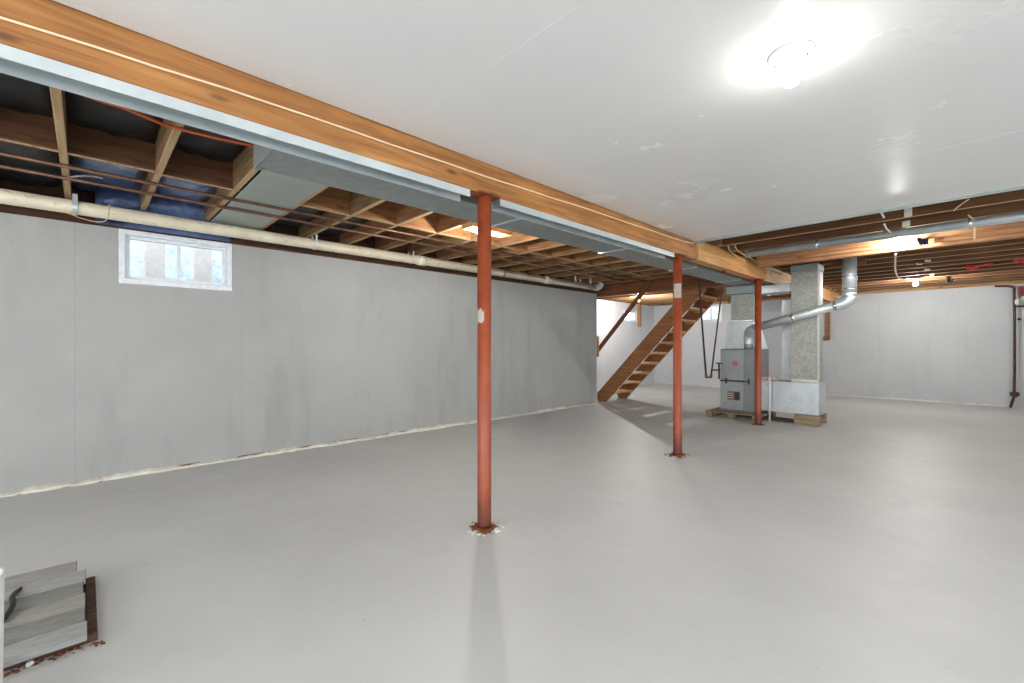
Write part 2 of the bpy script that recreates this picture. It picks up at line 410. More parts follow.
for i, y in enumerate(RJ):
    mat = 'joist'
    if jr is None: jr = o = paint_lit_edge(bx(-2.3, XR+.1, y-JW/2, y+JW/2, ZJ, ZS-.002).build('joist', mat, sf, loc=(0, y, ZS), bevel=.002))
    else: o = jr.copy(); C.objects.link(o); o.parent = sf; o.location.y = y
# stair opening trimmers
for y in (SO[2]-.02, SO[3]+.02):
    bx(SO[0]-.04, SO[1]+.04, y-JW/2, y+JW/2, ZJ, ZS-.002).build('trimmer', 'joist', sf, loc=(0, y, ZS), bevel=.002)
for x in (SO[0]-.02, SO[1]+.02):
    bx(x-JW/2, x+JW/2, SO[2]-.02, SO[3]+.02, ZJ, ZS-.002).build('trimmer', 'blocky', sf, loc=(x, 8, ZS), bevel=.002)
# blocking rows between the left joists (solid bridging)
for i, (a, c) in enumerate(zip(LJ, LJ[1:])):
    if a < -2.5 or c > 7.5: continue
    xx = -3.93+random.uniform(-.02, .02)
    paint_lit_edge(bx(xx-.019, xx+.019, a+JW/2, c-JW/2, ZJ+random.uniform(0, .012), ZS-.012).build('blocking', 'blocky' if a < 1.2 else 'blockl', sf, loc=(xx, a, ZS), bevel=.002))
    if a > 2.0:
        xx = -3.12+random.uniform(-.03, .03)
        paint_lit_edge(bx(xx-.019, xx+.019, a+JW/2, c-JW/2, ZJ+.01, ZS-.012).build('blocking', 'blockl', sf, loc=(xx, a, ZS), bevel=.002))
for i, (a, c) in enumerate(zip(RJ, RJ[1:])):
    xx = .75
    paint_lit_edge(bx(xx-.019, xx+.019, a+JW/2, c-JW/2, ZJ+.01, ZS-.012).build('blocking', 'blocky', sf, loc=(xx, a, ZS), bevel=.002))
# insulation batts between joists on the left
def batt(x0, x1, y0, y1, z, sag, mat, seed):
    rnd = random.Random(seed); m = MB(); nx, ny = 14, 6; V = []
    for i in range(nx+1):
        r = []
        for j in range(ny+1):
            u, v = i/nx, j/ny
            zz = z-sag*math.sin(PI*v)*(.6+.4*math.sin(seed+u*7))+rnd.uniform(-.012, .012)
            r.append(m.bm.verts.new((x0+(x1-x0)*u, y0+(y1-y0)*v, min(zz, ZS-.006))))
        V.append(r)
    for i in range(nx):
        for j in range(ny): m.bm.faces.new((V[i][j], V[i+1][j], V[i+1][j+1], V[i][j+1])).smooth = True
    r = bmesh.ops.extrude_face_region(m.bm, geom=m.bm.faces[:])
    for v in r['geom']:
        if isinstance(v, bmesh.types.BMVert): v.co.z = max(v.co.z+.003, ZS-.004)
    return m
for i, (a, c) in enumerate(zip(LJ, LJ[1:])):
    if a > .7 or a < -2.8: continue
    batt(-3.90, -2.10, a+JW/2+.003, c-JW/2-.003, 2.555, .012, 'blackins', i).build('insulation_batt', 'blackins', sf)['label'] = 'black faced insulation batt'
    batt(XL-.06, -3.97, a+JW/2+.003, c-JW/2-.003, 2.50, .06, 'blueins', i+9).build('insulation_batt', 'blueins' if a > -.3 else 'blackins', sf)['label'] = 'wrinkled foil insulation near the wall' if a > -.3 else 'dark insulation near the wall'
for i, (a, c) in enumerate(zip(LJ, LJ[1:])):
    if not 1.2 < a < 2.2: continue
    batt(XL-.06, -3.97, a+JW/2+.003, c-JW/2-.003, 2.50, .05, 'blackins', i+9).build('insulation_batt', 'blackins', sf)['label'] = 'dark insulation near the wall'

# floor edge mortar strips
def rubble(name, p0, p1, w, h, mat, seed, step=.035):
    rnd = random.Random(seed); p0 = Vector(p0); p1 = Vector(p1); L = (p1-p0).length; d = (p1-p0)/L; nrm = Vector((-d.y, d.x, 0))
    m = MB(); n = int(L/step); prev = None; ww = hh = .5
    for i in range(n+1):
        ww += rnd.uniform(-.25, .25); ww = min(1.15, max(.55, ww)); hh = min(1.2, max(.5, hh+rnd.uniform(-.3, .3)))
        p = p0+d*(L*i/n)
        ring = [m.bm.verts.new(p), m.bm.verts.new(p+nrm*w*ww), m.bm.verts.new(p+nrm*w*ww*.85+Vector((0, 0, h*hh*.6))), m.bm.verts.new(p+nrm*w*.35*ww+Vector((0, 0, h*hh))), m.bm.verts.new(p+Vector((0, 0, h*hh*1.1)))]
        if prev:
            for j in range(5): m.bm.faces.new((prev[j], prev[(j+1) % 5], ring[(j+1) % 5], ring[j]))
        else: m.bm.faces.new(ring)
        prev = ring
    m.bm.faces.new(list(reversed(prev)))
    return props(m.build(name, mat), kind='structure')
rubble('baseboard_left', (XL, YJ, 0), (XL, YF, 0), -.055, .022, 'mortar', 3) if False else None
rubble('baseboard_left', (XL, YF, 0), (XL, YJ, 0), -.066, .030, 'mortar', 3)
rubble('baseboard_back', (XJ, YB, 0), (XR, YB, 0), -.05, .028, 'mortarg', 5)
# dark rust stained gap along the mortar
m = MB(); rnd = random.Random(4); y = -2
while y < YJ-.3:
    L = rnd.uniform(.08, .5)
    if rnd.random() < .55: m.box(XL+.001, XL+.006, y, y+L, .018, .018+rnd.uniform(.006, .016))
    if y < .6 and rnd.random() < .7: m.box(XL+.05, XL+.062, y, y+L*.7, .0, .004)
    y += L
props(m.build('trim_6', 'rust'), kind='structure')

props(batt(-5.195, -5.04, .06, 1.06, 2.345, .02, 'blueins', 3).build('foil_flap', 'blueins'), 'crumpled blue foil flap over the sill above the near window', 'foil')
props(bx(-5.19, -5.18, .06, 1.06, 2.205, 2.35).build('plastic_flap', 'blueins', bevel=.002), 'flat blue plastic strip hanging over the sill above the near window', 'plastic')
# ------------------------------------------------------------------ windows
def window(n, axis, P, a, b_, z0, z1, out, thick=.22, sliding=True):
    """axis 'x': plane X=P, spans Y a..b ; out = outward sign"""
    w = struct('window_%d' % n, (P, (a+b_)/2, z0) if axis == 'x' else ((a+b_)/2, P, z0))
    def B(u0, u1, d0, d1, q0, q1):
        d0, d1 = P+out*d0, P+out*d1
        return bx(min(d0, d1), max(d0, d1), u0, u1, q0, q1) if axis == 'x' else bx(u0, u1, min(d0, d1), max(d0, d1), q0, q1)
    f = .045
    for (u0, u1, q0, q1) in ((a, b_, z1-f, z1), (a, b_, z0, z0+f), (a, a+f, z0+f, z1-f), (b_-f, b_, z0+f, z1-f)):
        B(u0, u1, -.012, .10, q0, q1).build('window_frame', 'vinyl', w, bevel=.004)
    g = .03
    for (u0, u1, q0, q1) in ((a+f, b_-f, z1-f-g, z1-f), (a+f, b_-f, z0+f, z0+f+g), (a+f, a+f+g, z0+f+g, z1-f-g), (b_-f-g, b_-f, z0+f+g, z1-f-g)):
        B(u0, u1, .02, .07, q0, q1).build('sash', 'vinyl', w, bevel=.003)
    if sliding:
        c = (a+b_)/2+.0
        B(c-.012, c+.012, .022, .068, z0+f+g, z1-f-g).build('sash', 'vinyl', w, bevel=.003)
        B(a+f+g, c-.012, .042, .047, z0+f+g, z1-f-g).build('pane', 'glass', w)
        B(c+.012, b_-f-g, .050, .055, z0+f+g, z1-f-g).build('pane', 'glass', w)
        B(c-.02, c-.012, .015, .022, z0+.2, z0+.26).build('window_handle', 'white', w)
    else: B(a+f+g, b_-f-g, .042, .047, z0+f+g, z1-f-g).build('pane', 'glass', w)
    return w
window(1, 'x', XL, W1[0], W1[1], W1[2], W1[3], -1)
window(2, 'y', YB, WB[0], WB[1], WB[2], WB[3], 1)
window(3, 'x', XJ, WJ[0], WJ[1], WJ[2], WJ[3], -1, sliding=False)
# what stands outside
og = bx(-16, XJ-.23, -12, 24, 1.2, 1.3).box(XJ-.23, XL-.23, -12, YJ-.22, 1.2, 1.3).box(-16, 3, YB+.23, 24, 1.2, 1.3)
props(og.build('floor_outside', 'soil'), kind='structure')
m = bx(-7.6, -7.3, -3, 6.5, 1.3, 2.9); props(m.build('stone_wall', 'stone'), 'pale stone garden wall outside the near basement window', 'wall')
for i, y in enumerate((.48, .94)):
    props(bx(-6.55, -6.5, y, y+.19, 1.3, 2.7).build('fence_post', 'siding', bevel=.01), ('pale post outside the left half of the near window', 'pale post outside the right half of the near window')[i], 'post')
props(bx(-9, 0, 15.5, 15.8, 1.3, 3.2).build('stone_wall', 'stone'), 'pale wall outside the far back window', 'wall')

# ================================================================== MAIN BEAM, TRACK, COLUMNS, DUCT
BX = -2.13
bm_ = thing('timber_beam', (BX-.06, 1, 2.12), 'long orange-brown built-up timber girder over the red columns, beside the smooth ceiling', 'beam')
for k in range(3):
    bx(BX-.04*(k+1)+.001, BX-.04*k-.001, YF+.02, 4.93, 2.12+(0, .003, .001)[k], 2.349).build('beam_ply', 'beam', bm_, bevel=.003)
# cable stapled along its face
kn = [(-3.4, 2.17), (-1.4, 2.19), (-.19, 2.2), (.53, 2.222), (1.76, 2.229), (2.92, 2.252), (4.6, 2.272), (4.84, 2.29)]
pts = []
for (ya, za), (yb, zb_) in zip(kn, kn[1:]):
    for q in range(6): pts.append((BX+.005, ya+(yb-ya)*q/6, za+(zb_-za)*q/6+.0015*math.sin(ya*9+q*2)))
pts.append((BX+.005, kn[-1][0], kn[-1][1]))
MB().tube(pts, .0045, 6).build('stapled_cable', 'palewire', bm_)['label'] = 'pale cable stapled along the face'
b2 = thing('timber_beam', (BX-.06, 8, 2.12), 'paler far length of the girder running past the furnace to the back wall', 'beam')
for k in range(3):
    bx(BX+.012-.045*(k+1)+.001, BX+.012-.045*k-.001, 4.95, YB+.05, 2.125+(0, .004, .002)[k], 2.349).build('beam_ply', 'beam2', b2, bevel=.003)
MB().tube([(BX+.018, 4.97, 2.14), (BX+.018, 4.97, 2.33)], .005, 6).build('seam_strip', 'wire', b2)
# inverted steel track under the beam, three lengths between the columns
for i, (y0, y1, lab) in enumerate(((YF+.05, 1.70, 'bright steel track screwed under the girder left of the nearest column'),
                                   (1.95, 4.40, 'bright steel track under the girder between the first two columns'))):
    t = thing('steel_track', (BX-.05, y0, 2.08), lab, 'track', )
    bx(BX-.002, BX-.0, y0, y1, 2.075, 2.119).build('near_flange', 'track', t)
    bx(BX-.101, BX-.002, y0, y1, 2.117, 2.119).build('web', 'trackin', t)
    m = bx(BX-.103, BX-.101, y0, y1, 2.072, 2.119); m.box(BX-.108, BX-.101, y0, y1, 2.070, 2.074)
    m.build('far_flange', 'track', t)

def column(y, z1, label, sticker=None):
    c = thing('steel_column', (BX-.02, y, 0), label, 'column', 'red steel columns under the girder')
    x = BX-.02
    rot = Matrix.Translation((x, y, 0)) @ Matrix.Rotation(.0, 4, 'Z') @ Matrix.Translation((-x, -y, 0))
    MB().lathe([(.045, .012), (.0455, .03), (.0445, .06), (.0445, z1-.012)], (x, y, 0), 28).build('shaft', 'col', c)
    bx(x-.064, x+.064, y-.064, y+.064, 0, .012).build('base_plate', 'rust', c, bevel=.003)
    bx(x-.06, x+.06, y-.09, y+.09, z1-.012, z1).build('cap_plate', 'rust', c, bevel=.002)
    for s in (-1, 1):
        MB().lathe([(.008, z1-.024), (.008, z1-.012)], (x+.03, y+s*.075, 0), 8).build('bolt', 'rust', c)
    return c
cz = 2.119
c1 = column(1.83, cz, 'nearest red steel column, chipped white patch at eye height')
c2 = column(4.51, cz, 'middle red steel column with a paper sticker near its top')
c3 = column(7.07, 2.124, 'farthest red steel column, in front of the grey furnace')
# paint chip (raised patch wrapped on the shaft)
def patch(c, y, a0, a1, z0, z1, mat, name, ragged=0):
    m = MB(); x = BX-.02; n = 8; rnd = random.Random(2); V = []
    for i in range(n+1):
        a = a0+(a1-a0)*i/n; e = rnd.uniform(0, ragged); f = rnd.uniform(0, ragged); rr = .0458
        V.append([m.bm.verts.new((x+rr*math.cos(a), y+rr*math.sin(a), z)) for z in (z0+e, z1-f)])
    for A, B in zip(V, V[1:]): m.bm.faces.new((A[0], B[0], B[1], A[1]))
    bmesh.ops.solidify(m.bm, geom=m.bm.faces[:], thickness=.001)
    return m.build(name, mat, c)
va = math.atan2(-1.79, 2.17)
patch(c1, 1.83, va-1.45, va-.05, 1.285, 1.405, 'mortar', 'paint_chip', .035)['label'] = 'chipped white patch on the shaft'
va = math.atan2(-4.5, 2.17)
patch(c2, 4.51, va-.9, va+.9, 1.66, 1.81, 'paper', 'paper_label')['label'] = 'cream paper sticker'
# crumbs of concrete and rust round the column feet
def crumbs(cx, cy, r, n, mat, seed, label):
    rnd = random.Random(seed); m = MB()
    for i in range(n):
        a = rnd.uniform(0, 2*PI); q = r*rnd.uniform(.75, 1.25); s = rnd.uniform(.003, .012)
        T = Matrix.Translation((cx+q*math.cos(a), cy+q*math.sin(a), s*.35)) @ Matrix.Rotation(rnd.uniform(0, 3), 4, 'Z')
        m.box(-s, s, -s*.6, s*.6, -s*.35, s*.35, mat=T)
    return props(m.build('rust_crumbs', mat), label, 'debris', kind='stuff')
crumbs(BX-.02, 1.83, .10, 24, 'mortar', 1, 'pale chips around the foot of the nearest column')
crumbs(BX-.02, 1.83, .085, 20, 'rust', 2, 'rust flakes around the foot of the nearest column')
crumbs(BX-.02, 4.5, .10, 22, 'rust', 3, 'rust flakes around the foot of the middle column')

# trunk duct along the beam
td = thing('trunk_duct', (-2.5, .66, 2.12), 'long grey sheet-metal trunk duct running beside the girder', 'duct')
x0, x1 = -2.68, -2.34; zb, zt = 2.12, 2.335
secs = [.66, 2.35, 3.85, 5.4, 6.9, 8.2]
for i, (a, c) in enumerate(zip(secs, secs[1:])):
    bx(x0+(.002 if i % 2 else 0), x1, a+.001, c-.001, zb+(.002 if i % 2 else 0), zt).build('duct_section', 'galv', td, bevel=.003)
for y in secs[1:-1]:
    bx(x0-.008, x1+.006, y-.012, y+.012, zb-.008, zt).build('joint_cleat', 'galvl', td, bevel=.002)
m = bx(x0-.004, x1+.004, .652, .66, zb-.004, zt); m.box(x0-.004, x0+.028, .65, .70, zb-.005, zb); m.box(x1-.028, x1+.004, .65, .70, zb-.005, zb)
m.build('end_cap', 'galv', td, bevel=.001)
props(bx(XL+.12, x0-.001, .86, 1.27, 2.338, 2.347).build('metal_sheet', 'pan', loc=(-4, 1, 2.34), bevel=.002), 'pale grey-green metal sheet nailed flat under two left joists', 'panel')
# straps from the duct
for y in (1.6, 3.3, 4.9):
    MB().box(x0-.004, x0-.002, y, y+.025, 2.2, 2.40).build('hanger_strap', 'galvl', td)
# dropped branch near the furnace
props(bx(-2.775, -2.31, 7.56, 8.12, 1.99, 2.116).build('duct_collar', 'galv', bevel=.004), 'flat grey duct boot between the trunk duct and the furnace plenum', 'duct')
bd = thing('branch_duct', (-2.2, 7.5, 2.0), 'silver branch duct between the furnace plenum and the tall return duct', 'duct')
bx(-2.298, -1.87, 7.65, 8.0, 1.975, 2.10).build('duct_section', 'galvl', bd, bevel=.004)
for x in (-2.27, -1.9): bx(x-.012, x+.012, 7.64, 8.01, 1.965, 2.105).build('joint_cleat', 'galvl', bd, bevel=.002)

# ================================================================== DROPPED HEADERS
hb = thing('timber_header', (0, 6.5, 2.19), 'stepped light brown built-up header crossing the joists above the right room', 'beam')
bx(-1.97, XR, 6.42, 6.458, 2.292, 2.349).build('beam_ply', 'header', hb, bevel=.003)
bx(-1.97, XR, 6.46, 6.498, 2.250, 2.349).build('beam_ply', 'header', hb, bevel=.003)
bx(-1.97, XR, 6.50, 6.60, 2.210, 2.349).build('beam_ply', 'header', hb, bevel=.003)
sh = thing('timber_header', (-4, 7.5, 2.14), 'red-brown header board in front of the stair opening', 'beam')
bx(-5.28, -2.72, 7.47, 7.508, 2.150, 2.349).build('beam_ply', 'redwood', sh, bevel=.003)
bx(-5.28, -2.72, 7.51, 7.548, 2.145, 2.349).build('beam_ply', 'redwood', sh, bevel=.003)

# ================================================================== STAIRS
st = thing('staircase', (-5.3, 8.07, 0), 'open wooden basement staircase rising to the right behind the middle column', 'stairs')
zu = lambda x: .163+1.045*(x+5.40)
xt = lambda z: -5.40+(z-.163)/1.045
poly = [(-5.40, zu(-5.40)), (-5.40, .03), (-5.37, 0), (xt(.382), 0), (xt(2.58+.382)-.02, 2.58), (xt(2.58), 2.58)]
MB().prism(poly, 7.68, 7.718).build('stringer', 'stair', st, bevel=.002)
MB().prism(poly, 8.44, 8.478).build('stringer', 'stair', st, bevel=.002)
for k in range(1, 13):
    z = .205*k; xc = xt(z+.06)
    if z > 2.45: break
    bx(xc+.03, xc+.285, 7.719, 8.439, z-.036, z).build('tread', 'tread', st, loc=(xc, 8.07, z), bevel=.004)
for k in range(1, 12):
    z = .205*k; xc = xt(z+.06)
    for y in (7.719, 8.42): bx(xc+.06, xc+.26, y, y+.019, z-.066, z-.037).build('cleat', 'tread', st)
hr = thing('handrail', (-5.2, 7.44, .9), 'brown handrail board sloping up beside the stairs from the wall end', 'handrail')
a = math.atan2(2.30-1.02, -4.07+5.24); L = 1.78
T = Matrix.Translation((-5.24, 7.43, 1.02)) @ Matrix.Rotation(-a, 4, 'Y')
MB().box(0, L, -.018, .018, -.04, .04, mat=T).build('rail', 'redwood', hr, bevel=.004)
bx(-5.26, -5.165, YJ+.001, 7.415, .93, 1.34).build('rail_block', 'postw', hr, bevel=.004)
# window side stud
props(bx(-6.69, -6.62, 11.52, 11.60, 1.70, 2.34).build('wooden_stud', 'postw', bevel=.003), 'pale upright stud beside the small window behind the stairs', 'stud')
props(bx(-5.38, -4.5, 12.36, 12.48, 2.28, 2.345).build('wooden_lintel', 'tread', bevel=.003), 'pale timber plank above the far back window', 'plank')

# ================================================================== PIPES
def seg_pipe(name, label, y0, y1, x, z, r, mat, cat='pipe', group=None):
    t = thing(name, (x, y0, z), label, cat, group); MB().tube([(x, y0, z), (x, y1, z)], r, 16).build('pipe_run', mat, t); return t
dp = seg_pipe('drain_pipe', 'thick cream plastic drain pipe hung along the left wall', YF+.02, 7.02, -4.97, 2.265, .056, 'pvc')
for y in (-.9, 3.15, 5.6):
    MB().lathe([(.0565, -.06), (.064, -.058), (.064, .058), (.0565, .06)], (-4.97, y, 2.265), 20, 'y').build('coupling', 'pvc', dp)
def strap(y, mat='galvl', x=-4.97, z=2.265, r=.059, w=.02, zt=2.36):
    m = MB(); pts = []
    for s in (-1, 1): m.box(x+s*r-.0015, x+s*r+.0015, y-w/2, y+w/2, z, zt)
    n = 10
    for i in range(n):
        a0 = PI+PI*i/n; a1 = PI+PI*(i+1)/n
        p = [(x+q*math.cos(a), y+e, z+q*math.sin(a)) for a, q, e in ((a0, r, -w/2), (a1, r, -w/2), (a1, r, w/2), (a0, r, w/2))]
        p2 = [(x+q*math.cos(a), y+e, z+q*math.sin(a)) for a, q, e in ((a0, r+.003, -w/2), (a1, r+.003, -w/2), (a1, r+.003, w/2), (a0, r+.003, w/2))]
        m.hull8(p, p2)
    return m.build('hanger_strap', mat, dp)
strap(-.06, w=.03); strap(3.0); strap(4.6, 'copper'); strap(1.8)
# end fitting: sweep turning into the wall with a tee
MB().tube([(-4.97, 6.98, 2.265), (-4.97, 7.08, 2.27), (-4.96, 7.14, 2.30), (-4.95, 7.17, 2.345)], .062, 16, 2).build('elbow', 'white', dp)
for dy in (.1, .24):
    MB().tube([(-4.97, 6.3+dy, 2.31), (-4.97, 6.3+dy, 2.42)], .02, 10).build('riser', 'white', dp)
MB().tube([(-4.97, 6.38, 2.40), (-4.97, 6.56, 2.40)], .018, 10).build('riser', 'white', dp)
MB().tube([(-4.97, 6.85, 2.30), (-4.97, 6.85, 2.42)], .022, 10).build('riser', 'white', dp)

for i, (x, z, lab, y1) in enumerate(((-4.09, 2.328, 'thin copper pipe under the left joists, nearer the girder', 7.3), (-4.37, 2.326, 'thin copper pipe under the left joists, nearer the drain pipe', 7.0))):
    t = seg_pipe('copper_pipe', lab, YF+.02, y1, x, z, .0125, 'copper')
    for y in LJ[3::3]:
        if y < y1: MB().box(x-.02, x+.02, y-.008, y+.008, z-.0145, z-.0125).build('pipe_clip', 'copper', t)

# pipe under the right joists, running along X
rp = thing('insulated_pipe', (1, 5.95, 2.30), 'pale silver pipe under the right joists behind the ceiling edge', 'pipe')
MB().tube([(-1.95, 5.95, 2.302), (XR-.05, 5.95, 2.302)], .044, 18).build('pipe_run', 'track', rp)
for x in (-1.2, .0, 1.2): MB().lathe([(.045, -.012), (.047, -.01), (.047, .01), (.045, .012)], (x, 5.95, 2.302), 18, 'x').build('pipe_band', 'foil', rp)

# gas pipe loop by the furnace
gp = thing('gas_pipe', (-3.2, 7.4, .6), 'rusty iron gas pipe loop dropping beside the furnace', 'pipe')
def at(px, py, d=None, Y=None, X=None, Z=None):
    r = (px-512)/442.; kx = r*.6945-.7195; ky = r*.7195+.6945
    if Y is not None: d = Y/ky
    elif X is not None: d = X/kx
    elif Z is not None: d = (Z-1.165)*442/(345-py)
    return Vector((d*kx, d*ky, 1.165+d*(345-py)/442.))
p1 = at(699, 284, Y=7.22); p2 = at(706, 376, Y=7.22); p3 = at(711, 376, Y=7.22); p4 = at(722, 288, Y=7.22)
MB().tube([p1+Vector((0, 0, .15)), p1, p2], .015, 10).build('pipe_drop', 'rustpipe', gp)
MB().tube([p3, p4, p4+Vector((0, 0, .025))], .012, 10).build('pipe_drop', 'rustpipe', gp)
MB().tube([p2+Vector((0, 0, .02)), p2-Vector((0, 0, .02)), p3-Vector((0, 0, .02)), p3+Vector((0, 0, .02))], .021, 10, 1).build('union', 'copper', gp)
q = at(713, 370, Y=7.22); q2 = at(719, 370, Y=7.22)
MB().tube([q-Vector((.03, 0, 0)), q2], .012, 10).build('pipe_branch', 'rustpipe', gp)
MB().tube([q2+Vector((0, 0, .10)), q2-Vector((0, 0, .14))], .014, 10).build('drip_leg', 'rustpipe', gp)
MB().lathe([(.02, -.012), (.02, .012)], q2+Vector((0, 0, .0)), 10).build('tee', 'rustpipe', gp)
bx(q2.x-.05, q2.x+.05, q2.y-.01, q2.y+.01, q2.z+.10, q2.z+.118).build('valve_handle', 'black', gp)

# water pipe on back wall at right
wp = thing('water_pipe', (.56, 12.42, 0), 'rusty vertical water pipe with valves at the right end of the back wall', 'pipe')
X0 = .575; Y0 = 12.40
MB().tube([(X0-.03, Y0, .10), (X0, Y0, .24), (X0, Y0, 2.2), (X0-.03, Y0, 2.26), (X0-.25, Y0, 2.28)], .02, 10, 1).build('pipe_run', 'rustpipe', wp)
MB().tube([(X0-.05, Y0, .0), (X0-.03, Y0, .12)], .022, 10).build('pipe_foot', 'rustpipe', wp)
MB().lathe([(.03, .2), (.045, .22), (.045, .27), (.03, .30)], (X0, Y0, 0), 12).build('valve_body', 'rustpipe', wp)
MB().lathe([(.02, -.09), (.045, -.088), (.045, -.075), (.02, -.073), (.018, 0)], (X0, Y0-.02, .25), 12, 'y').build('valve_wheel', 'rustpipe', wp)
bx(X0-.06, X0+.06, Y0-.03, Y0+.03, .22, .29).build('valve_arm', 'rustpipe', wp, bevel=.008)
MB().tube([(X0, Y0, 1.88), (X0+.19, Y0, 1.88)], .014, 8).build('pipe_branch', 'rustpipe', wp)
bx(X0+.0, X0+.05, Y0-.04, Y0-.0, 1.92, 2.0).build('white_tag', 'paper', wp)
bx(X0+.03, X0+.08, Y0-.04, Y0-.0, 1.62, 1.66).build('blue_handle', 'cloth', wp)
w2 = thing('water_pipe', (X0+.19, Y0, 1.6), 'short second pipe with a pink rag at the photo right edge', 'pipe')
MB().tube([(X0+.20, Y0, 1.85), (X0+.20, Y0, 2.34)], .018, 10).build('pipe_run', 'rustpipe', w2)

# ================================================================== FURNACE GROUP
FX0, FX1, FY0, FY1 = -2.85, -2.30, 7.5, 8.1
pal = thing('wooden_pallet', (-2.6, 7.7, 0), 'weathered pallet lying under the furnace', 'pallet')
for i, y in enumerate((7.28, 7.45, 7.64, 7.83, 8.02)):
    bx(-3.0, -2.2, y, y+.12, .082, .100).build('deck_board', 'pallet', pal, loc=(0, y, .09), bevel=.003)
for i, x in enumerate((-3.0, -2.66, -2.3)):
    for y in (7.29, 8.0): bx(x, x+.10, y, y+.12, .018, .081).build('block', 'pallet', pal, loc=(x, y, .05), bevel=.003)
for i, x in enumerate((-2.995, -2.655, -2.295)):
    bx(x, x+.09, 7.29, 8.13, .0, .017).build('base_board', 'pallet', pal, loc=(x, 7.7, 0), bevel=.003)
fu = thing('furnace', (-2.57, 7.8, .1), 'grey metal upright furnace cabinet on a pallet behind the far column', 'furnace')
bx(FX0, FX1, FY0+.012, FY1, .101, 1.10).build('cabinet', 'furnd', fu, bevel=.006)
dx = FX0+.36
d1 = bx(FX0+.008, dx, FY0-.006, FY0+.011, .60, 1.085).build('upper_door', 'furn', fu, bevel=.006)
d2 = bx(FX0+.008, dx, FY0-.006, FY0+.011, .125, .575).build('lower_door', 'furn', fu, bevel=.006)
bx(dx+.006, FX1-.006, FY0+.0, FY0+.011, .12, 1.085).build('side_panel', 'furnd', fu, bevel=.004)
bx(FX0-.002, FX1-.1, FY0-.008, FY0+.010, .578, .597).build('dark_seam_bar', 'black', fu)
for x in (FX0+.10, dx+.08):
    bx(x-.014, x+.014, FY0-.018, FY0-.008, .545, .63).build('latch', 'black', fu, bevel=.003)
MB().lathe([(.048, -.004), (.048, .004)], (FX0+.235, FY0-.011, .87), 6, 'y').build('maker_badge', 'badge', fu)
bx(FX0+.12, FX0+.31, FY0-.010, FY0-.006, .28, .42).build('rating_label', 'label', fu)
bx(FX0+.23, FX0+.30, FY0-.012, FY0-.010, .29, .41).build('switch_panel', 'black', fu)
for k in range(3): bx(FX0+.13, FX0+.21, FY0-.0115, FY0-.010, .31+k*.035, .318+k*.035).build('label_line', 'paper', fu)

pl = thing('supply_plenum', (-2.57, 7.8, 1.1), 'galvanised supply plenum standing on top of the furnace', 'duct')
m = MB().hull8([(FX0+.01, 7.66, 1.101), (FX1-.01, 7.66, 1.101), (FX1-.01, 8.08, 1.101), (FX0+.01, 8.08, 1.101)],
               [(FX0+.05, 7.67, 1.54), (FX1-.11, 7.67, 1.54), (FX1-.11, 8.0, 1.54), (FX0+.05, 8.0, 1.54)])
m.build('tapered_hood', 'galvl', pl, bevel=.004)
bx(FX0+.10, FX1-.10, 7.66, 8.01, 1.541, 1.575).build('foil_joint', 'foil', pl, bevel=.004)
bx(FX0+.11, FX1-.09, 7.67, 8.0, 1.576, 1.988).build('riser_duct', 'galvd', pl, bevel=.004)

rb = thing('return_box', (-1.9, 7.8, .15), 'low pale galvanised return air box raised on wood blocks', 'duct')
RX0, RX1, RY0, RY1 = -2.29, -1.50, 7.55, 8.02
bx(RX0, RX1, RY0, RY1, .15, .61).build('box_body', 'galvl', rb, bevel=.004)
m = MB().box(RX0, RX1+.008, RY0-.010, RY0-.001, .59, .615).box(RX1+.001, RX1+.012, RY0, RY1, .59, .615)
m.build('top_flange', 'galvl', rb, bevel=.002)
for x in (-2.08, -1.62): bx(x, x+.014, RY0-.012, RY0-.001, .16, .585).build('standing_seam', 'galvl', rb)
props(bx(-1.80, -1.49, 7.5, 7.62, .0, .145).build('wood_block', 'pallet', bevel=.004), 'pale wood block under the front right corner of the return box', 'block')
props(bx(-1.80, -1.49, 7.9, 8.02, .0, .145).build('wood_block', 'pallet', bevel=.004), 'wood block under the rear of the return box', 'block')
props(bx(-2.18, -1.81, 7.62, 7.70, .0, .05).build('timber_offcut', 'darkwood', bevel=.004), 'dark timber offcut lying under the return box', 'offcut')
props(MB().tube([(-2.12, 7.50, .0), (-2.12, 7.50, .66)], .014, 12).build('condensate_pipe', 'white'), 'thin white upright drain pipe in front of the return box', 'pipe')
m = MB()
rnd = random.Random(3)
for i in range(3):
    m.box(-2.26+i*.075, -2.19+i*.075, 7.58, 7.66, .616, .66+rnd.uniform(0, .03))
props(m.build('foam_chunk', 'pink', bevel=.012), 'lumpy pinkish foam chunk lying on the return box', 'foam')

rd = thing('return_duct', (-1.7, 7.8, .61), 'tall mottled galvanised return duct rising from the low box to the joists', 'duct')
DX0, DX1, DY0, DY1 = -1.86, -1.53, 7.60, 7.95
bx(DX0, DX1, DY0, DY1, .616, 2.255).build('riser_duct', 'galvd', rd, bevel=.003)
bx(DX0-.006, DX1+.010, DY0-.012, DY1+.01, 2.256, 2.348).build('top_collar', 'galv', rd, bevel=.004)
bx(DX0+.0, DX1+.003, DY0-.004, DY0-.001, .617, .66).build('sealing_tape', 'mortar', rd)
bx(DX1+.001, DX1+.005, DY0+.0, DY0+.11, .617, 2.25).build('corner_strip', 'mortarg', rd)['label'] = 'cream edge strip'
props(bx(-2.04, -1.87, 7.80, 8.0, .616, 1.86).build('sheet_duct', 'galvl', bevel=.003), 'bright smooth narrow duct standing left of the mottled return duct', 'duct')

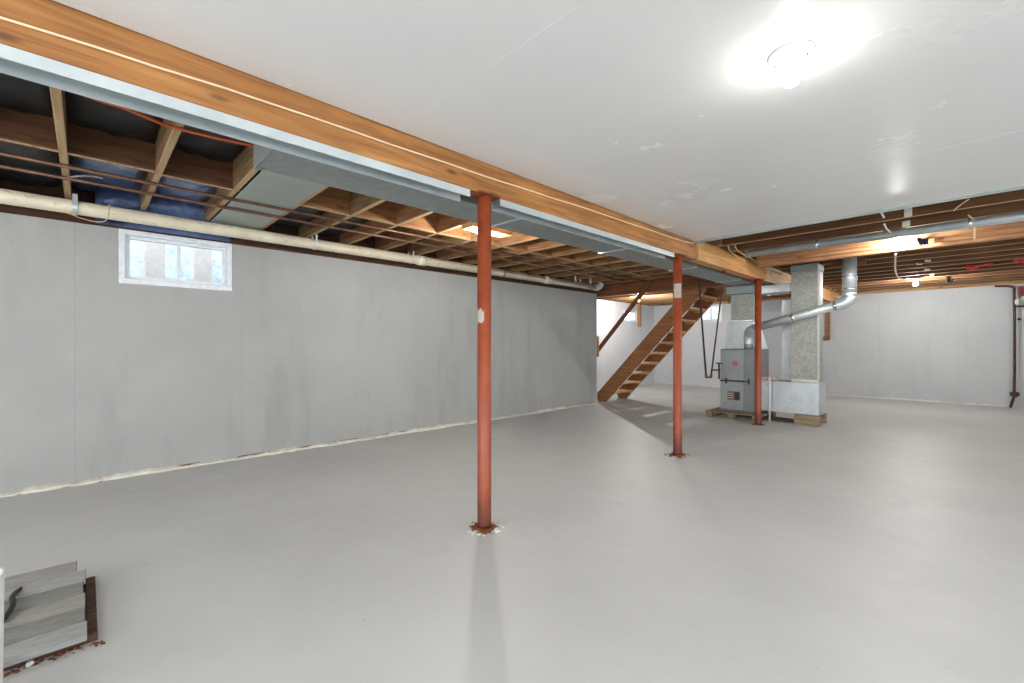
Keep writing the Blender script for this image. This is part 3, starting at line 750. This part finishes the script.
# flue pipe
fl = thing('flue_pipe', (-1.7, 7.4, 1.4), 'silver flue pipe slanting from the furnace across the tall duct', 'pipe')
A = Vector((-2.44, 7.52, 1.10)); e1 = Vector((-2.44, 7.52, 1.32)); e2 = Vector((-2.36, 7.48, 1.40))
F = at(845, 303, d=6.05)
MB().tube([Vector((-2.44, 7.57, 1.102)), Vector((-2.44, 7.57, 1.20))], .062, 20).build('furnace_outlet', 'galv', fl)
MB().tube([Vector((-2.44, 7.57, 1.18)), Vector((-2.44, 7.56, 1.30)), Vector((-2.40, 7.50, 1.39)), Vector((-2.30, 7.43, 1.43))], .068, 20, 2).build('elbow', 'galvl', fl)
G = Vector((-2.30, 7.43, 1.43))
MB().tube([G, F], .062, 20).build('flue_run', 'galvl', fl)
dr = (F-G).normalized()
for t_ in (.03, .45, .9):
    p = G.lerp(F, t_); MB().tube([p-dr*.02, p+dr*.02], .065, 20).build('joint_ring', 'foil', fl)
MB().tube([F-dr*.10, F-dr*.0, F+dr*.05+Vector((0, 0, .04)), F+dr*.05+Vector((0, 0, .13))], .080, 20, 2).build('elbow', 'galvl', fl)
V0 = F+dr*.05+Vector((0, 0, .12))
MB().tube([V0, (V0.x, V0.y, 2.345)], .082, 24).build('vertical_pipe', 'galvl', fl)
for z in (V0.z+.05, V0.z+.22): MB().lathe([(.083, -.012), (.086, -.01), (.086, .01), (.083, .012)], (V0.x, V0.y, z), 24).build('joint_ring', 'foil', fl)
props(bx(V0.x-.24, V0.x+.16, V0.y+.11, V0.y+.15, 2.27, 2.348).build('wooden_plate', 'redwood', bevel=.003), 'small red-brown plate behind the top of the flue', 'plank')
# brown bracket on back wall
br = thing('wall_bracket', (-2.35, YB-.03, 1.6), 'brown wooden bracket on the back wall right of the tall duct', 'bracket')
pb = at(828, 327, Y=YB-.03)
bx(pb.x-.035, pb.x+.035, YB-.06, YB-.001, 1.33, 2.0).build('upright', 'stair', br, bevel=.003)
bx(pb.x-.20, pb.x+.035, YB-.06, YB-.001, 1.28, 1.36).build('foot', 'stair', br, bevel=.003)

# ================================================================== LAMPS
def lamp(x, y, ztop, label, mat='bulb', cat='light'):
    L = thing('bulb_lamp', (x, y, ztop), label, cat, 'bare bulb lampholders')
    z = ztop
    MB().lathe([(.001, z), (.079, z), (.080, z-.006), (.074, z-.010), (.066, z-.018), (.045, z-.032), (.030, z-.036), (.001, z-.036)], (x, y, 0), 32).build('holder_plate', 'porcelain', L)
    MB().lathe([(.024, z-.036), (.024, z-.054), (.022, z-.056), (.001, z-.056)], (x, y, 0), 20).build('socket', 'porcelain', L)
    for s in (-1, 1): MB().lathe([(.004, z-.030), (.004, z-.024)], (x+s*.055, y, 0), 8).build('screw', 'rustpipe', L)
    prof = [(.001, z-.128), (.012, z-.127), (.022, z-.122), (.029, z-.113), (.0315, z-.10), (.029, z-.087), (.023, z-.075), (.016, z-.064), (.013, z-.056)]
    MB().lathe(prof, (x, y, 0), 20).build('bulb', mat, L)
    return L
lamp(-.49, 2.0, 2.312, 'lit bulb in a white lampholder on the smooth ceiling', 'bulbs')
lamp(-.54, 6.28, 2.335, 'lit bulb hanging among the right joists by the silver pipe', 'bulbm')
lamp(-.67, 10.615, 2.349, 'lit bulb under the far right joists near the back wall', 'bulbf')
lamp(-3.38, 2.86, 2.299, 'lit bulb hidden behind the nearest column under the left joists')
lamp(-5.6, 9.665, 2.349, 'lit bulb behind the stairs in the pale recess', 'bulbf')
lamp(1.9, -.8, 2.312, 'added fill bulb on the smooth ceiling behind the viewer')  # out of view, added to even out the brightness
lamp(-3.6, -1.9, 2.349, 'added fill bulb under the left joists behind the viewer')  # extra unseen bulb, added as fill from behind
lamp(2.6, 7.36, 2.349, 'added fill bulb under the joists beyond the right of the photo', 'bulbf')  # unseen bulb added to fill the far right side
props(MB().box(-3.46, -3.30, 2.66, 3.18, 2.300, 2.349).build('mounting_board', 'tread'), 'small board holding the lampholder behind the nearest column', 'board')
props(MB().box(-.62, -.46, 5.95, 6.43, 2.336, 2.349).build('mounting_board', 'tread'), 'small board holding the lampholder by the silver pipe', 'board')

# ================================================================== CABLES AND SMALL THINGS
def cable(name, pts, r, mat, label, cat='cable', sm=2, kind=None):
    return props(MB().tube(pts, r, 8, sm).build(name, mat), label, cat)
pts = [at(80, 93, Z=2.39)]
cable('extension_cord', [at(80, 93, Z=2.338), at(95, 99, Z=2.338), at(128, 109, Z=2.338), at(155, 121, Z=2.336), at(168, 126, Z=2.338), at(200, 134, Z=2.338), at(230, 141, Z=2.338), at(251, 145, Z=2.338), at(262, 150, Z=2.36)], .009, 'orange', 'orange cord looped under the left joists to the duct end', 'cord')
cable('white_wire', [at(66, 178, Z=2.34), at(76, 176, Z=2.36), at(90, 176, Z=2.38), at(102, 178, Z=2.40)], .006, 'wwire', 'short white wire by the cream pipe strap')
cable('yellow_wire', [at(50, 210, Z=2.20), at(65, 212, Z=2.19), at(85, 220, Z=2.18), at(104, 223, Z=2.18), at(109, 216, Z=2.20), at(109, 205, Z=2.25)], .004, 'wire', 'thin yellow wire drooping below the cream pipe')
# loops of cable by the beam at the right joists
cable('beam_cable', [at(728, 246, Z=2.34), at(730, 252, Z=2.33), at(745, 262, Z=2.30), at(790, 281, Z=2.26)], .008, 'wire', 'cream cable following the far girder, upper run')
cable('beam_cable', [at(735, 246, Z=2.34), at(738, 252, Z=2.34), at(760, 263, Z=2.32), at(792, 276, Z=2.30)], .008, 'wire', 'cream cable following the far girder, second run')
cable('loose_lath', [at(761, 255, Z=2.345), at(771, 275, Z=2.22)], .009, 'wire', 'thin wooden lath leaning over the far girder', 'lath', 0)
# white wires round the second lamp
P = lambda x, y, z: at(x, y, Z=z)
def Q(px, py, d): return at(px, py, d=d)
cable('white_wire', [Q(881, 212, 4.15), Q(884, 218, 4.15)], .009, 'wwire', 'short white wire end left of the joist lamp, upper piece')
cable('white_wire', [Q(884, 224, 4.3), Q(886, 229, 4.35), Q(890, 232, 4.4)], .009, 'wwire', 'short white wire left of the joist lamp, lower piece')
cable('white_wire', [at(884, 239, Y=6.15), at(887, 236, Y=6.2), at(894, 235, Y=6.25), at(898, 236, Y=6.22), at(899, 234, Y=6.1)], .011, 'wwire', 'white wire loop just above the joist lamp')
cable('white_wire', [Q(895.5, 254, 5.0), Q(895, 262, 5.3), Q(895, 271, 5.6), Q(898, 278, 6.0), Q(905, 280, 6.6), Q(920, 279, 7.2)], .009, 'wwire', 'long white wire dropping from the joist lamp toward the far lamp')
for i, (a_, b2_) in enumerate((((975, 213), (975, 222)),)):
    cable('white_wire', [Q(968, 215, 4.1), Q(973, 219, 4.1), Q(975, 222, 4.1), Q(974.5, 240, 4.2)], .007, 'wire', 'cream wire hanging from the right joists over the silver pipe')
cable('cross_wire', [at(953, 211, Y=5.473), at(960, 205, Y=5.473), at(969, 199, Y=5.473)], .006, 'wire', 'thin wire crossing the first right joist')
# paper covered tabs on joists
def tab(p, w, h, mat, name, label, cat, th=.006, rz=HD):
    T = Matrix.Translation(p) @ Matrix.Rotation(rz, 4, 'Z')
    return props(MB().box(-w/2, w/2, -th/2, th/2, -h/2, h/2, mat=T).build(name, mat, loc=p, bevel=.001), label, cat)
tab(at(908, 212, Y=5.477), .055, .085, 'paper', 'joist_tag', 'cream paper tag on the first right joist', 'tag', rz=0)
tab(at(906, 224, Y=5.942), .06, .06, 'paper', 'joist_tag', 'cream paper tag on the second right joist', 'tag', rz=0)
def rag(px, py, d, w, h, mat, name, label, cat, seed=1, **kw):
    rnd = random.Random(seed); m = MB(); p = at(px, py, d=d, **kw)
    T = Matrix.Translation(p) @ Matrix.Rotation(HD, 4, 'Z')
    n = 9; prof = []
    top = []; bot = []
    for i in range(n+1):
        u = i/n-.5; top.append((u*w, rnd.uniform(-.01, .01)+.01*math.sin(i*2), h*(.4+.15*rnd.random()))); bot.append((u*w*.9, rnd.uniform(-.01, .01), -h*(.2+.35*rnd.random())))
    Vt = [m.bm.verts.new(T @ Vector(q)) for q in top]; Vb = [m.bm.verts.new(T @ Vector(q)) for q in bot]
    for i in range(n): m.bm.faces.new((Vt[i], Vt[i+1], Vb[i+1], Vb[i]))
    bmesh.ops.solidify(m.bm, geom=m.bm.faces[:], thickness=.008)
    return props(m.build(name, mat, loc=p), label, cat)
rag(923, 242, None, .12, .09, 'cloth', 'dark_rag', 'dark blue rag wedged right of the joist lamp', 'rag', 2, Y=6.39)
rag(949, 279, None, .14, .16, 'label', 'dark_rag', 'dark grey rag hanging near the far plate', 'rag', 3, Y=11.05)
rag(972, 267.5, None, .20, .07, 'redtag', 'red_rag', 'red rag tucked between far right joists', 'rag', 4, Z=2.34)
props(MB().tube([at(974, 266, Z=2.345), at(992, 263.5, Z=2.345)], .014, 8).build('red_pipe', 'redtag'), 'short red pipe beside the red rag', 'pipe')
rag(1018, 261, None, .14, .05, 'redtag', 'red_rag', 'small red rag between joists at the photo right edge', 'rag', 5, Z=2.34)
rag(1022, 292, 8.0, .14, .22, 'badge', 'pink_rag', 'pink rag on the short pipe at the photo right edge', 'rag', 6)
for i, (px, py, d) in enumerate(((919, 264, 6.6), (928, 261, 6.4), (927, 270, 6.9), (932, 275, 7.4))):
    rag(px, py, None, .09, .035, 'paper', 'wire_connector', ('white cable scrap among the far joists, upper left of four', 'white cable scrap among the far joists, topmost of four', 'white cable scrap among the far joists, third down of four', 'white cable scrap among the far joists, lowest of four')[i], 'cable', 10+i, Z=2.345)
rag(724, 272, None, .035, .045, 'redtag', 'red_tag', 'red tag under the girder between middle and far columns', 'tag', 7, Z=2.108)
rag(750, 280, None, .04, .06, 'redtag', 'red_tag', 'red tag under the girder just left of the far column', 'tag', 8, Z=2.108)
rag(475, 226, None, .10, .10, 'badge', 'pink_rag', 'pink and white rag by the joists left of the nearest column', 'rag', 9, Z=2.34)

# ================================================================== BOARD LID AND WHITE BIN (bottom left)
lid = thing('board_cover', (-2.68, -.13, 0), 'small weathered grey board cover on a dark rusty frame, lower left floor', 'cover')
m = MB().box(-2.99, -2.39, .0, .035, 0, .03).box(-2.99, -2.39, -.34, -.31, 0, .03).box(-2.42, -2.39, -.31, 0, 0, .028).box(-2.99, -2.96, -.31, 0, 0, .03)
m.build('frame', 'darkwood', lid, bevel=.003)
bx(-2.955, -2.425, -.305, -.003, .001, .012).build('dark_bed', 'dark', lid)
n = 6; rnd = random.Random(11)
for k in range(n):
    xa = -2.355-.116*k; za = .046+.0095*k
    T = Matrix.Translation((xa-.051, -.145, za)) @ Matrix.Rotation(rnd.uniform(-.012, .012), 4, 'Z') @ Matrix.Rotation(.082+rnd.uniform(-.012, .012), 4, 'Y')
    e = rnd.uniform(-.012, .006) if k < 5 else -.03
    MB().box(-.0555, .0555, -.165, .145+e, -.011, .011, mat=T).build('board', ('old0', 'old1', 'old2', 'old1', 'old0', 'old2')[k], lid, loc=(xa, -.145, za), bevel=.003)
MB().tube([(-2.93, -.20, .085), (-2.80, -.225, .11), (-2.72, -.21, .10), (-2.62, -.235, .085)], .010, 8, 2).build('black_strap', 'black', lid)
m = MB(); rnd = random.Random(5)
for i in range(40):
    y = rnd.uniform(-.3, .05); s = rnd.uniform(.002, .007)
    T = Matrix.Translation((-2.375+rnd.uniform(-.005, .03), y, s*.4)) @ Matrix.Rotation(rnd.uniform(0, 3), 4, 'Z')
    m.box(-s, s, -s*.6, s*.6, -s*.4, s*.4, mat=T)
props(m.build('rust_crumbs', 'rust'), 'rust flakes along the front of the board cover', 'debris', kind='stuff')
props(bx(-2.385, -2.365, -.155, -.135, 0, .016).build('concrete_chip', 'mortar', bevel=.004), 'single white chip in front of the board cover', 'debris')
wb = thing('white_bin', (-2.1, -.30, 0), 'tall white plastic bin cut off by the left photo edge', 'bin')
MB().lathe([(.108, 0), (.120, .05), (.124, .455), (.118, .455), (.112, .05), (.001, .03)], (-2.1, -.306, 0), 28).build('bin_body', 'white', wb)
